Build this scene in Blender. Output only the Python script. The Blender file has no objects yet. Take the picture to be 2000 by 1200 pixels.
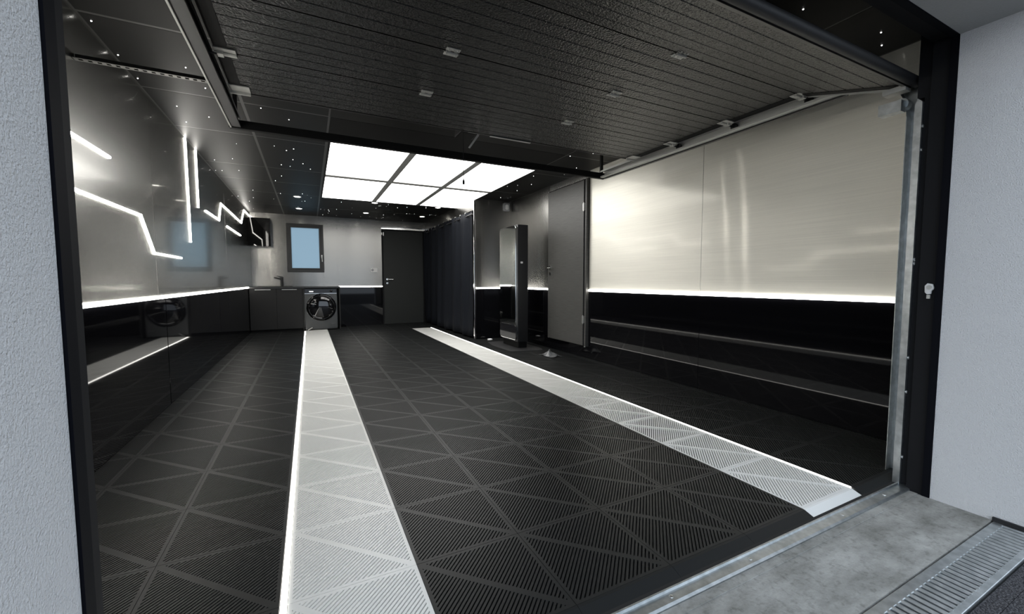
import bpy, bmesh, math, random
from mathutils import Vector, Matrix
random.seed(7)
scene = bpy.context.scene
COL = scene.collection
R = math.radians

# ------------------------------------------------------------------ camera
def cam_matrix(loc, yaw, pitch, roll):
    f = Vector((math.sin(yaw)*math.cos(pitch), math.cos(yaw)*math.cos(pitch), math.sin(pitch)))
    r = Vector((math.cos(yaw), -math.sin(yaw), 0))
    u = r.cross(f)
    r2 = r*math.cos(roll) + u*math.sin(roll)
    u2 = -r*math.sin(roll) + u*math.cos(roll)
    m = Matrix((r2, u2, -f)).transposed().to_4x4()
    m.translation = loc
    return m
cd = bpy.data.cameras.new('camera'); cam = bpy.data.objects.new('camera', cd); COL.objects.link(cam)
cd.sensor_fit = 'HORIZONTAL'; cd.sensor_width = 36.0; cd.lens = 796.46*36/2000
cd.clip_start = 0.02; cd.clip_end = 200
cam.matrix_world = cam_matrix(Vector((0.0044, 0.0161, 1.0)), 0.46078, -0.06432, -0.0011)
scene.camera = cam

# ------------------------------------------------------------------ world (flat overcast dusk) and view
WORLD_STRENGTH = 1.85
w = bpy.data.worlds.new('dusk_sky'); scene.world = w; w.use_nodes = True
bg = w.node_tree.nodes['Background']
bg.inputs['Color'].default_value = (0.77, 0.87, 1.0, 1); bg.inputs['Strength'].default_value = WORLD_STRENGTH
vs = scene.view_settings
scene.display_settings.display_device = 'sRGB'
vs.view_transform = 'Standard'; vs.look = 'None'; vs.gamma = 1.0; vs.exposure = 0.0; vs.use_curve_mapping = False
PANEL_LIGHT = 5.0      # radiance of the ceiling diffusers
STRIP_LIGHT = 15.0     # radiance of the wall LED rails
LINE_LIGHT = 36.0      # thin LED lines of the wall pattern
FLOOR_STRIP_LIGHT = 6.0
SPOT_LIGHT = 13.0      # downlights
STAR_LIGHT = 6.0

# ------------------------------------------------------------------ room dimensions (metres)
XL, XR = -1.03, 3.20       # side wall faces
YB = 9.75                  # back wall face
YF = 0.90                  # inner face of front wall
ZC = 2.38                  # ceiling
ZLED = 0.875               # rail between black dado and steel
OXL, OXR, OZ = -0.31, 2.60, 2.08   # opening in the front wall
YA = 6.50                  # alcove wall
XC = 2.50                  # curtain plane
YK = 9.17                  # front of the base cabinets

# ------------------------------------------------------------------ materials
def mat(name, col, rough=0.5, metal=0.0, spec=0.5, emit=None, es=0.0, coat=0.0, aniso=0.0, trans=0.0):
    m = bpy.data.materials.new(name); m.use_nodes = True
    b = m.node_tree.nodes['Principled BSDF']
    b.inputs['Base Color'].default_value = (*col, 1); b.inputs['Roughness'].default_value = rough
    b.inputs['Metallic'].default_value = metal; b.inputs['Specular IOR Level'].default_value = spec
    b.inputs['Coat Weight'].default_value = coat; b.inputs['Transmission Weight'].default_value = trans
    b.inputs['Anisotropic'].default_value = aniso
    if emit:
        b.inputs['Emission Color'].default_value = (*emit, 1); b.inputs['Emission Strength'].default_value = es
    return m
def nodes(m): return m.node_tree.nodes, m.node_tree.links, m.node_tree.nodes['Principled BSDF']
def tex_coords(m, scale=(1, 1, 1), src='Object'):
    n, l, b = nodes(m)
    tc = n.new('ShaderNodeTexCoord'); mp = n.new('ShaderNodeMapping'); mp.inputs['Scale'].default_value = scale
    if src == 'World':
        g = n.new('ShaderNodeNewGeometry'); l.new(g.outputs['Position'], mp.inputs['Vector'])
    else:
        l.new(tc.outputs[src], mp.inputs['Vector'])
    return mp.outputs['Vector']
def noise_bump(m, scale, strength, dist=0.002, detail=3.0, stretch=(1, 1, 1), src='World'):
    n, l, b = nodes(m)
    v = tex_coords(m, stretch, src)
    t = n.new('ShaderNodeTexNoise'); t.inputs['Scale'].default_value = scale; t.inputs['Detail'].default_value = detail
    l.new(v, t.inputs['Vector'])
    bp = n.new('ShaderNodeBump'); bp.inputs['Strength'].default_value = strength; bp.inputs['Distance'].default_value = dist
    l.new(t.outputs['Fac'], bp.inputs['Height']); l.new(bp.outputs['Normal'], b.inputs['Normal'])
    return t
def noise_color(m, c1, c2, scale, detail=4.0, lo=0.35, hi=0.65, stretch=(1, 1, 1), src='World'):
    n, l, b = nodes(m)
    v = tex_coords(m, stretch, src)
    t = n.new('ShaderNodeTexNoise'); t.inputs['Scale'].default_value = scale; t.inputs['Detail'].default_value = detail
    l.new(v, t.inputs['Vector'])
    r = n.new('ShaderNodeValToRGB')
    r.color_ramp.elements[0].position = lo; r.color_ramp.elements[0].color = (*c1, 1)
    r.color_ramp.elements[1].position = hi; r.color_ramp.elements[1].color = (*c2, 1)
    l.new(t.outputs['Fac'], r.inputs['Fac']); l.new(r.outputs['Color'], b.inputs['Base Color'])
    return r
def steel(name, col, broad, diff, clear, mirror, crisp):
    """brushed, clear-lacquered sheet: broad satin sheen under a sharper lacquer; the fine scratches run sideways so highlights smear upright"""
    m = bpy.data.materials.new(name); m.use_nodes = True
    n, l = m.node_tree.nodes, m.node_tree.links
    n.remove(n['Principled BSDF'])
    c = n.new('ShaderNodeCombineXYZ'); c.inputs['X'].default_value = 1.0; c.inputs['Y'].default_value = 1.0
    # very slight waviness of the sheet, plus fine sideways grain in the colour
    g = n.new('ShaderNodeNewGeometry')
    mp = n.new('ShaderNodeMapping'); mp.inputs['Scale'].default_value = (1.0, 1.0, 0.5); l.new(g.outputs['Position'], mp.inputs['Vector'])
    t2 = n.new('ShaderNodeTexNoise'); t2.inputs['Scale'].default_value = 1.2; t2.inputs['Detail'].default_value = 1.0
    l.new(mp.outputs['Vector'], t2.inputs['Vector'])
    bp = n.new('ShaderNodeBump'); bp.inputs['Strength'].default_value = 0.05; bp.inputs['Distance'].default_value = 0.02
    l.new(t2.outputs['Fac'], bp.inputs['Height'])
    mg = n.new('ShaderNodeMapping'); mg.inputs['Scale'].default_value = (1.5, 1.5, 260.0); l.new(g.outputs['Position'], mg.inputs['Vector'])
    tg = n.new('ShaderNodeTexNoise'); tg.inputs['Scale'].default_value = 1.0; tg.inputs['Detail'].default_value = 3.0
    l.new(mg.outputs['Vector'], tg.inputs['Vector'])
    rp = n.new('ShaderNodeValToRGB')
    rp.color_ramp.elements[0].position = 0.3; rp.color_ramp.elements[0].color = (*[v*0.94 for v in col], 1)
    rp.color_ramp.elements[1].position = 0.7; rp.color_ramp.elements[1].color = (*[min(1, v*1.05) for v in col], 1)
    l.new(tg.outputs['Fac'], rp.inputs['Fac'])
    def gloss(rough, an):
        gl = n.new('ShaderNodeBsdfAnisotropic'); gl.inputs['Roughness'].default_value = rough; gl.inputs['Anisotropy'].default_value = an
        l.new(rp.outputs['Color'], gl.inputs['Color']); l.new(c.outputs['Vector'], gl.inputs['Tangent']); l.new(bp.outputs['Normal'], gl.inputs['Normal'])
        return gl.outputs[0]
    def mix(f, x, y):
        mx = n.new('ShaderNodeMixShader')
        if isinstance(f, float): mx.inputs['Fac'].default_value = f
        else: l.new(f, mx.inputs['Fac'])
        l.new(x, mx.inputs[1]); l.new(y, mx.inputs[2]); return mx.outputs[0]
    df = n.new('ShaderNodeBsdfDiffuse'); l.new(rp.outputs['Color'], df.inputs['Color'])
    base = mix(diff, gloss(broad, 0.3), df.outputs[0])
    sharp = mix(crisp, gloss(0.16, 0.84), gloss(mirror, 0.0))
    fr = n.new('ShaderNodeFresnel'); fr.inputs['IOR'].default_value = 1.6
    ma = n.new('ShaderNodeMath'); ma.operation = 'MULTIPLY_ADD'; ma.use_clamp = True
    ma.inputs[1].default_value = 1.1; ma.inputs[2].default_value = clear
    l.new(fr.outputs['Fac'], ma.inputs[0])
    out = mix(ma.outputs[0], base, sharp)
    l.new(out, n['Material Output'].inputs['Surface'])
    return m
M = {}
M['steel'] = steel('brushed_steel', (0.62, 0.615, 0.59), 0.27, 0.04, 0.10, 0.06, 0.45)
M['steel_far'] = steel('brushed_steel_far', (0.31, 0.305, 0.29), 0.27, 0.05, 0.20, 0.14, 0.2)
M['steel_near'] = steel('brushed_steel_near', (0.64, 0.635, 0.61), 0.27, 0.04, 0.06, 0.10, 0.25)
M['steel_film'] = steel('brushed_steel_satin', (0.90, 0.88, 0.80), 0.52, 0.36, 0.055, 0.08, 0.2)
M['gloss_black'] = mat('gloss_black_panel', (0.004, 0.004, 0.005), 0.035, spec=0.3)
M['ceiling'] = mat('black_ceiling_panel', (0.009, 0.009, 0.0085), 0.46, spec=0.14)
M['ceiling_joint'] = mat('ceiling_joint_grey', (0.055, 0.055, 0.052), 0.4)
M['plain_black'] = mat('plain_black', (0.006, 0.006, 0.006), 0.6, spec=0.15)
M['tile_black'] = mat('charcoal_plastic_tile', (0.015, 0.016, 0.016), 0.42, spec=0.22)
M['tile_white'] = mat('pearl_grey_plastic_tile', (0.86, 0.86, 0.83), 0.36)
M['slab'] = mat('dark_slab', (0.012, 0.012, 0.012), 0.8)
M['led'] = mat('led_white', (1, 1, 1), 0.5, emit=(1.0, 0.97, 0.91), es=STRIP_LIGHT)
M['led_line'] = mat('led_white_line', (1, 1, 1), 0.5, emit=(1.0, 0.97, 0.91), es=LINE_LIGHT)
M['led_floor'] = mat('led_white_floor', (1, 1, 1), 0.5, emit=(1.0, 0.97, 0.91), es=FLOOR_STRIP_LIGHT)
M['diffuser'] = mat('light_diffuser', (1, 1, 1), 0.5, emit=(1.0, 0.985, 0.955), es=PANEL_LIGHT)
M['spot'] = mat('downlight_lens', (1, 1, 1), 0.5, emit=(1.0, 0.97, 0.9), es=SPOT_LIGHT)
M['star'] = mat('star_point', (1, 1, 1), 0.5, emit=(1.0, 0.98, 0.95), es=STAR_LIGHT)
M['chrome'] = mat('chrome', (0.75, 0.75, 0.75), 0.12, 1.0)
M['galv'] = mat('galvanised_steel', (0.42, 0.44, 0.45), 0.42, 1.0)
noise_color(M['galv'], (0.46, 0.49, 0.50), (0.66, 0.69, 0.70), 30, 5, 0.35, 0.7)
M['galv_dark'] = mat('dull_zinc_hinge', (0.50, 0.50, 0.47), 0.5, 0.3)
M['galv_rail'] = mat('zinc_rail', (0.58, 0.58, 0.55), 0.45, 0.35)
M['dark_zinc'] = mat('dull_dark_zinc', (0.20, 0.20, 0.19), 0.4, 0.8)
M['alu'] = mat('aluminium', (0.60, 0.60, 0.58), 0.35, 1.0)
M['frame_grey'] = mat('divider_grey', (0.30, 0.30, 0.29), 0.5)
M['door_metal'] = mat('black_embossed_door', (0.009, 0.009, 0.0088), 0.22, spec=0.5)
M['track_black'] = mat('track_painted_black', (0.014, 0.014, 0.014), 0.35, 0.0)
M['rubber'] = mat('black_rubber', (0.012, 0.012, 0.013), 0.55)
M['jamb'] = mat('jamb_dark_grey', (0.012, 0.0125, 0.014), 0.7, spec=0.15)
M['jamb_black'] = mat('jamb_black', (0.003, 0.0035, 0.006), 0.7, spec=0.1)
M['cabinet'] = mat('charcoal_cabinet_front', (0.012, 0.012, 0.012), 0.5, spec=0.3)
M['worktop'] = mat('black_worktop', (0.012, 0.012, 0.012), 0.3)
M['gloss_dark'] = mat('gloss_dark_front', (0.004, 0.004, 0.004), 0.03, spec=0.3)
M['door_dark'] = mat('dark_grey_door', (0.017, 0.019, 0.018), 0.55, spec=0.3)
M['door_wood'] = mat('grey_grained_door', (0.07, 0.069, 0.064), 0.42)
M['window_frame'] = mat('anthracite_window_frame', (0.025, 0.025, 0.025), 0.4)
M['glass'] = mat('frosted_pane', (0.20, 0.275, 0.31), 0.45, trans=1.0)
M['washer'] = mat('graphite_metal_washer', (0.095, 0.095, 0.092), 0.38, 0.85)
M['washer_glass'] = mat('dark_porthole_glass', (0.005, 0.005, 0.006), 0.04, coat=0.5)
M['mirror_glass'] = mat('tinted_mirror_door', (0.90, 0.94, 0.92), 0.03, 1.0)
M['dark_glass'] = mat('smoked_glass_door', (0.010, 0.010, 0.012), 0.05)
M['tower'] = mat('black_tower_side', (0.010, 0.010, 0.011), 0.35)
M['white_plastic'] = mat('white_plastic', (0.75, 0.75, 0.74), 0.4)
M['grey_plastic'] = mat('grey_plastic', (0.32, 0.33, 0.34), 0.4)
M['curtain'] = mat('navy_black_curtain', (0.006, 0.0075, 0.011), 0.8, spec=0.15)
M['display'] = mat('lit_display', (0.1, 0.1, 0.1), 0.3, emit=(1, 1, 1), es=1.6)
M['clear_plastic'] = mat('clear_plastic', (0.30, 0.31, 0.32), 0.25, trans=0.6)
# embossed door skin
noise_bump(M['door_metal'], 100, 0.9, 0.006, 2.0)
# grained door: fine sideways lines
n_, l_, b_ = nodes(M['door_wood'])
noise_color(M['door_wood'], (0.052, 0.051, 0.048), (0.088, 0.087, 0.081), 6, 6, 0.3, 0.7, (1, 1, 40))
# painted / cast mineral surfaces
M['stucco'] = mat('grey_white_render', (0.74, 0.745, 0.75), 0.9, spec=0.2)
noise_bump(M['stucco'], 240, 1.0, 0.005, 4.0)
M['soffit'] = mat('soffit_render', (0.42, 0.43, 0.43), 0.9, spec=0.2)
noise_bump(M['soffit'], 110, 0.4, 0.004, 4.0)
M['concrete'] = mat('worn_concrete', (0.4, 0.4, 0.38), 0.85, spec=0.3)
rc = noise_color(M['concrete'], (0.155, 0.155, 0.14), (0.44, 0.44, 0.42), 7.0, 12, 0.30, 0.72, (0.6, 1.2, 1))
n_, l_, b_ = nodes(M['concrete'])
for t_ in [k for k in n_ if k.type == 'TEX_NOISE']: t_.inputs['Roughness'].default_value = 0.68
v_ = tex_coords(M['concrete'], (1, 1, 1), 'World')
pt_ = n_.new('ShaderNodeTexNoise'); pt_.inputs['Scale'].default_value = 55; pt_.inputs['Detail'].default_value = 6; l_.new(v_, pt_.inputs['Vector'])
pr_ = n_.new('ShaderNodeValToRGB'); pr_.color_ramp.elements[0].position = 0.30; pr_.color_ramp.elements[0].color = (0.74, 0.74, 0.73, 1)
pr_.color_ramp.elements[1].position = 0.46; pr_.color_ramp.elements[1].color = (1, 1, 1, 1); l_.new(pt_.outputs['Fac'], pr_.inputs['Fac'])
mm_ = n_.new('ShaderNodeMix'); mm_.data_type = 'RGBA'; mm_.blend_type = 'MULTIPLY'; mm_.inputs['Factor'].default_value = 1.0
l_.new(rc.outputs['Color'], mm_.inputs[6]); l_.new(pr_.outputs['Color'], mm_.inputs[7]); l_.new(mm_.outputs[2], b_.inputs['Base Color'])
noise_bump(M['concrete'], 90, 0.6, 0.005, 8.0)
M['asphalt'] = mat('asphalt', (0.05, 0.05, 0.055), 0.9, spec=0.3)
noise_color(M['asphalt'], (0.018, 0.018, 0.022), (0.16, 0.16, 0.17), 210, 3, 0.42, 0.72)
noise_bump(M['asphalt'], 160, 1.0, 0.012, 3.0)

# ------------------------------------------------------------------ mesh builder
class MB:
    def __init__(s): s.v = []; s.f = []
    def poly(s, pts):
        i = len(s.v); s.v += [tuple(p) for p in pts]; s.f.append(tuple(range(i, i+len(pts)))); return s
    def box(s, x0, x1, y0, y1, z0, z1):
        i = len(s.v)
        s.v += [(x0,y0,z0),(x1,y0,z0),(x1,y1,z0),(x0,y1,z0),(x0,y0,z1),(x1,y0,z1),(x1,y1,z1),(x0,y1,z1)]
        s.f += [tuple(i+k for k in q) for q in ((0,3,2,1),(4,5,6,7),(0,1,5,4),(1,2,6,5),(2,3,7,6),(3,0,4,7))]; return s
    def prism(s, pts, axis, a0, a1):
        """closed 2D outline swept along an axis: x -> (y,z), y -> (x,z), z -> (x,y)"""
        def P(p, a): return {'x': (a, p[0], p[1]), 'y': (p[0], a, p[1]), 'z': (p[0], p[1], a)}[axis]
        i = len(s.v); n = len(pts)
        s.v += [P(p, a0) for p in pts] + [P(p, a1) for p in pts]
        s.f.append(tuple(i+k for k in range(n))); s.f.append(tuple(i+n+k for k in reversed(range(n))))
        for k in range(n):
            j = (k+1) % n; s.f.append((i+k, i+n+k, i+n+j, i+j))
        return s
    def tube(s, path, r, n=10, cap=True, closed=False):
        path = [Vector(p) for p in path]; i0 = len(s.v); m = len(path)
        for k, p in enumerate(path):
            a = path[(k-1) % m] if (closed or k > 0) else p
            b = path[(k+1) % m] if (closed or k < m-1) else p
            d = (b-a).normalized()
            up = Vector((0, 0, 1)) if abs(d.z) < 0.9 else Vector((1, 0, 0))
            u = d.cross(up).normalized(); v = u.cross(d)
            for q in range(n):
                t = 2*math.pi*q/n; s.v.append(tuple(p + u*(r*math.cos(t)) + v*(r*math.sin(t))))
        for k in range(m if closed else m-1):
            for q in range(n):
                a = i0+k*n+q; b = i0+k*n+(q+1) % n; c = i0+((k+1) % m)*n+(q+1) % n; d = i0+((k+1) % m)*n+q
                s.f.append((a, b, c, d))
        if cap and not closed:
            s.f.append(tuple(i0+q for q in reversed(range(n)))); s.f.append(tuple(i0+(m-1)*n+q for q in range(n)))
        return s
    def lathe(s, prof, centre, axis='z', n=28, sign=1):
        """prof: list of (radius, height along axis)"""
        i0 = len(s.v); cx, cy, cz = centre; m = len(prof)
        for r, h in prof:
            for q in range(n):
                t = 2*math.pi*q/n; a, b = r*math.cos(t), r*math.sin(t); h2 = h*sign
                s.v.append({'z': (cx+a, cy+b, cz+h2), 'y': (cx+a, cy+h2, cz+b), 'x': (cx+h2, cy+a, cz+b)}[axis])
        for k in range(m-1):
            for q in range(n):
                s.f.append((i0+k*n+q, i0+k*n+(q+1) % n, i0+(k+1)*n+(q+1) % n, i0+(k+1)*n+q))
        if prof[0][0] > 1e-5: s.f.append(tuple(i0+q for q in reversed(range(n))))
        if prof[-1][0] > 1e-5: s.f.append(tuple(i0+(m-1)*n+q for q in range(n)))
        return s
    def build(s, name, material, parent=None, bevel=0.0, smooth=False, origin=None, seg=2):
        off = Vector((0, 0, 0)); p = parent
        while p is not None: off += p.location; p = p.parent
        if parent is None:
            if origin is None:
                xs = [v[0] for v in s.v]; ys = [v[1] for v in s.v]; zs = [v[2] for v in s.v]
                origin = ((min(xs)+max(xs))/2, (min(ys)+max(ys))/2, min(zs))
            off = Vector(origin)
        me = bpy.data.meshes.new(name)
        me.from_pydata([tuple(Vector(v)-off) for v in s.v], [], s.f)
        bm = bmesh.new(); bm.from_mesh(me); bmesh.ops.remove_doubles(bm, verts=bm.verts, dist=1e-6)
        bmesh.ops.recalc_face_normals(bm, faces=bm.faces); bm.to_mesh(me); bm.free()
        me.materials.append(M[material])
        o = bpy.data.objects.new(name, me); COL.objects.link(o)
        if parent is not None: o.parent = parent
        else: o.location = off
        if bevel:
            md = o.modifiers.new('bevel', 'BEVEL'); md.width = bevel; md.segments = seg; md.limit_method = 'ANGLE'
        if smooth:
            for pl in me.polygons: pl.use_smooth = True
            me.set_sharp_from_angle(angle=R(40))
        return o
def box(name, material, dims, parent=None, bevel=0.0, **k): return MB().box(*dims).build(name, material, parent, bevel, **k)
def tag(o, label, cat, group=None, kind=None):
    o['label'] = label; o['category'] = cat
    if group: o['group'] = group
    if kind: o['kind'] = kind
    return o
def thing(name, loc, label, cat, group=None, kind=None):
    o = bpy.data.objects.new(name, None); COL.objects.link(o); o.location = loc; o.empty_display_size = 0.1
    return tag(o, label, cat, group, kind)
def copy_part(o, parent, dloc):
    c = o.copy(); COL.objects.link(c); c.parent = parent; c.location = Vector(o.location)+Vector(dloc); return c
def rrect(x0, x1, z0, z1, r, n=5):
    pts = []
    for cx, cz, a0 in ((x1-r, z0+r, -90), (x1-r, z1-r, 0), (x0+r, z1-r, 90), (x0+r, z0+r, 180)):
        for k in range(n+1):
            t = R(a0+90*k/n); pts.append((cx+r*math.cos(t), cz+r*math.sin(t)))
    return pts

# ================================================================== STRUCTURE
# ---------------- floor with ribbed click tiles
floor = MB().box(XL-0.02, XR+0.02, 0.935, YB+0.02, -0.12, -0.015).build('floor', 'slab', origin=(0, 0, 0))
tag(floor, 'dark garage floor laid with ribbed charcoal and pearl grey plastic tiles', 'floor', kind='structure')
T = 0.40
def clip_half(poly, a, b, c):     # keep a*x+b*y<=c
    out = []
    for i in range(len(poly)):
        p, q = poly[i], poly[(i+1) % len(poly)]
        dp = a*p[0]+b*p[1]-c; dq = a*q[0]+b*q[1]-c
        if dp <= 0: out.append(p)
        if (dp < 0 < dq) or (dq < 0 < dp):
            t = dp/(dp-dq); out.append((p[0]+(q[0]-p[0])*t, p[1]+(q[1]-p[1])*t))
    return out
def tile_mesh(name, material, x0=0.0, x1=T, y0=0.0, y1=T):
    """square tile: rim, one diagonal band and ribs running across the diagonal"""
    mb = MB(); g = 0.0008; rim = 0.013; band = 0.015; depth = 0.011
    win = lambda P: clip_half(clip_half(clip_half(clip_half(P, -1, 0, -max(x0, g)), 1, 0, min(x1, T-g)), 0, -1, -max(y0, g)), 0, 1, min(y1, T-g))
    def slab(P, sides=True):
        P = win(P)
        if len(P) < 3: return
        i = len(mb.v); n = len(P)
        mb.v += [(p[0], p[1], 0.0) for p in P] + [(p[0], p[1], -depth) for p in P]
        mb.f.append(tuple(i+k for k in range(n)))
        for k in range(n):
            j = (k+1) % n; mb.f.append((i+k, i+j, i+n+j, i+n+k))
    slab([(0, 0), (T, 0), (T-rim, rim), (rim, rim)]); slab([(T, 0), (T, T), (T-rim, T-rim), (T-rim, rim)])
    slab([(T, T), (0, T), (rim, T-rim), (T-rim, T-rim)]); slab([(0, T), (0, 0), (rim, rim), (rim, T-rim)])
    inner = [(rim, rim), (T-rim, rim), (T-rim, T-rim), (rim, T-rim)]
    s2 = math.sqrt(2)
    diag = clip_half(clip_half(inner, 1/s2, 1/s2, T/s2+band*0.75), -1/s2, -1/s2, -(T/s2-band*0.75)); slab(diag)
    triA = clip_half(inner, 1/s2, 1/s2, T/s2-band*0.75); triB = clip_half(inner, -1/s2, -1/s2, -(T/s2+band*0.75))
    pitch = 0.0128; wdt = 0.0080; k = -24
    while k <= 24:
        c = k*pitch
        for tri in (triA, triB):
            P = clip_half(clip_half(tri, 1/s2, -1/s2, c+wdt/2), -1/s2, 1/s2, -(c-wdt/2))
            if len(P) >= 3: slab(P)
        k += 1
    me = bpy.data.meshes.new(name); me.from_pydata(mb.v, [], mb.f); me.materials.append(M[material]); me.update()
    return me
GX, GY = -0.085, 1.0
led_w = 0.022
tm = {}
def tile(col, row, white, xr=(0, T), yr=(0, T), dx=0.0):
    key = (white, xr, yr)
    if key not in tm: tm[key] = tile_mesh('pale_tile' if white else 'dark_tile', 'tile_white' if white else 'tile_black', xr[0], xr[1], yr[0], yr[1])
    o = bpy.data.objects.new('floor_tile', tm[key]); COL.objects.link(o); o.parent = floor
    o.location = (GX+col*T+dx, GY+row*T, 0)
    if white: o['label'] = 'pearl grey ribbed floor tile'
cut_l = round((GX-led_w-2*T)-XL, 4)           # left cut column
x_r0 = GX+6*T+led_w*0.6                        # right dark field begins
cut_r = round(XR-(x_r0+2*T), 4)
last = round(YB-(GY+21*T), 4)
for row in range(22):
    yr = (0, T) if row < 21 else (0, last)
    for col in range(12):
        cc = col-3
        x_mid = GX+cc*T+0.2
        if row == 21 and x_mid < 0.58: continue          # under the base cabinets and washer
        if cc == -3: tile(cc, row, False, (T-cut_l, T), yr, -led_w)
        elif cc < 0: tile(cc, row, False, (0, T), yr, -led_w)
        elif cc == 0: tile(cc, row, True, (0, T), yr)
        elif cc < 5: tile(cc, row, False, (0, T), yr)
        elif cc == 5: tile(cc, row, row < 19, (0, T), yr)
        elif cc < 8: tile(cc, row, False, (0, T), yr, led_w*0.6)
        else: tile(cc, row, False, (0, cut_r), yr, led_w*0.6)
# sloping edge pieces at the front
def ramp(x0, x1, mname):
    o = MB().prism([(1.0, 0.0), (0.999, -0.014), (0.938, -0.026), (0.938, -0.021), (0.990, -0.001)], 'x', x0+0.0005, x1-0.0005).build('ramp_edge', mname, floor)
    return o
ramp(XL+0.005, GX-led_w-2*T, 'tile_black')
for c in (-2, -1): ramp(GX-led_w+c*T, GX-led_w+(c+1)*T, 'tile_black')
ramp(GX, GX+T, 'tile_white')
for c in range(1, 5): ramp(GX+c*T, GX+(c+1)*T, 'tile_black')
ramp(GX+5*T, GX+6*T, 'tile_white')
for c in range(2): ramp(x_r0+c*T, x_r0+(c+1)*T, 'tile_black')
# ---------------- walls
def wall(name, dims, m, label):
    o = MB().box(*dims).build(name, m, origin=(0, 0, 0)); return tag(o, label, 'wall', kind='structure')
def panel(dims, m, parent, name): return box(name, m, dims, parent, bevel=0.0012, seg=1)
G = 0.0012
ZP = ZLED-0.012; ZS = ZLED+0.012
wl = wall('wall_left', (XL-0.16, XL-0.012, YF-0.05, YB+0.2, -0.1, ZC+0.15), 'plain_black', 'left garage wall, brushed steel above a glossy black dado')
for y0, y1 in ((YF, 4.0), (4.0, 7.0), (7.0, YB)):
    panel((XL-0.012, XL, y0+G, y1-G, ZS, ZC), 'steel_near' if y0 < 2 else 'steel', wl, 'steel_panel')
for y0, y1, d in ((YF, 4.18, 0.0), (4.18, 7.0, 0.002), (7.0, YB, 0.002)):
    panel((XL-0.012, XL+d-0.002, y0+G, y1-G, 0.0, ZP), 'gloss_black', wl, 'black_panel')
wr = wall('wall_right', (XR+0.012, XR+0.16, YF-0.05, YB+0.2, -0.1, ZC+0.15), 'plain_black', 'right garage wall, satin brushed steel above a glossy black dado')
D2 = (4.255, 5.185, 0.155, 2.285)          # door in right wall y0,y1,z0,z1
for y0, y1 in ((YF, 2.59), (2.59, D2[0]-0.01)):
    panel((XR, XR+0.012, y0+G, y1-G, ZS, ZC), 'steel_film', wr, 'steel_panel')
    panel((XR, XR+0.012, y0+G, y1-G, 0.0, ZP), 'gloss_black', wr, 'black_panel')
panel((XR, XR+0.012, D2[0]-0.01, D2[1]+0.01, D2[3]+0.01, ZC), 'steel', wr, 'steel_panel')
panel((XR, XR+0.012, D2[0]-0.01, D2[1]+0.01, 0.0, D2[2]-0.01), 'gloss_black', wr, 'black_panel')
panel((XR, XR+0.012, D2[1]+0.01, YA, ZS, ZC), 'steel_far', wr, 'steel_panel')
panel((XR, XR+0.012, D2[1]+0.01, YA, 0.0, ZP), 'gloss_black', wr, 'black_panel')
# alcove wall and closet front
wa = wall('wall_alcove', (XC+0.03, XR, YA+0.012, YA+0.1, -0.02, ZC), 'plain_black', 'short steel and black wall beside the curtain, behind the mirrored tower')
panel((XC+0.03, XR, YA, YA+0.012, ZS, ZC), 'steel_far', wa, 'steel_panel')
panel((XC+0.03, XR, YA, YA+0.012, 0.0, ZP), 'gloss_black', wa, 'black_panel')
wc = wall('wall_closet', (XC+0.032, XC+0.10, YA+0.1, YB, 2.20, ZC), 'plain_black', 'steel bulkhead above the long black curtain')
panel((XC+0.02, XC+0.032, YA+0.03, YB, 2.19, ZC), 'steel_far', wc, 'steel_panel')
tr = MB().prism([(XC+0.005, YA-0.012), (XC+0.035, YA-0.012), (XC+0.035, YA+0.03), (XC+0.005, YA+0.03)], 'z', 0.0, ZC).build('trim_1', 'chrome', bevel=0.004)
tag(tr, 'polished steel corner trim at the near end of the curtain', 'trim', kind='structure')
# back wall with window hole
WX0, WX1, WZ0, WZ1 = -0.39, 0.305, 1.185, 2.20
DX0, DX1, DZ1 = 1.515, 2.475, 2.175
wb = MB()
for d in ((XL-0.16, WX0+0.02, -0.1, ZC+0.15), (WX1-0.02, DX0, -0.1, ZC+0.15), (WX0+0.02, WX1-0.02, -0.1, WZ0+0.02), (WX0+0.02, WX1-0.02, WZ1-0.02, ZC+0.15),
          (DX0, DX1, DZ1, ZC+0.15), (DX1, XR+0.16, -0.1, ZC+0.15)):
    wb.box(d[0], d[1], YB+0.012, YB+0.2, d[2], d[3])
wb.box(DX0, DX1, YB+0.07, YB+0.2, -0.1, DZ1)
wb = wb.build('wall_back', 'plain_black', origin=(0, 0, 0))
tag(wb, 'far steel wall with the window, the sink counter and a dark door', 'wall', kind='structure')
for x0, x1, z0, z1 in ((XL, WX0+0.02, 0.0, ZC), (WX0+0.02, WX1-0.02, 0.0, WZ0+0.02), (WX0+0.02, WX1-0.02, WZ1-0.02, ZC), (WX1-0.02, 0.58, 0.0, ZC),
                       (0.58, DX0-0.005, ZS, ZC), (DX0-0.005, XC+0.02, DZ1+0.06, ZC)):
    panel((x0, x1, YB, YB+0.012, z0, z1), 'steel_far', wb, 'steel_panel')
panel((0.58, DX0-0.005, YB-0.004, YB+0.012, 0.0, ZP), 'gloss_black', wb, 'black_panel')
# bowed chrome strip added over the far door, leaned to reflect the ceiling light
st = MB(); nseg = 14
for k in range(nseg):
    def pt(k, j):
        u = k/nseg; x = DX0-0.005+(XC+0.02-DX0)*u; bow = 0.016*math.sin(math.pi*min(1, u*1.1))
        return (x, YB-0.001-(0.0, 0.0002, 0.0012, 0.0040)[j], DZ1+0.008+bow*(j/3)+(0.0, 0.018, 0.036, 0.054)[j])
    for j in range(3): st.poly([pt(k, j), pt(k+1, j), pt(k+1, j+1), pt(k, j+1)])
st = st.build('trim_reflector', 'chrome', smooth=True); tag(st, 'bowed chrome strip added to reflect the ceiling light over the dark far door', 'trim', kind='structure')
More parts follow.
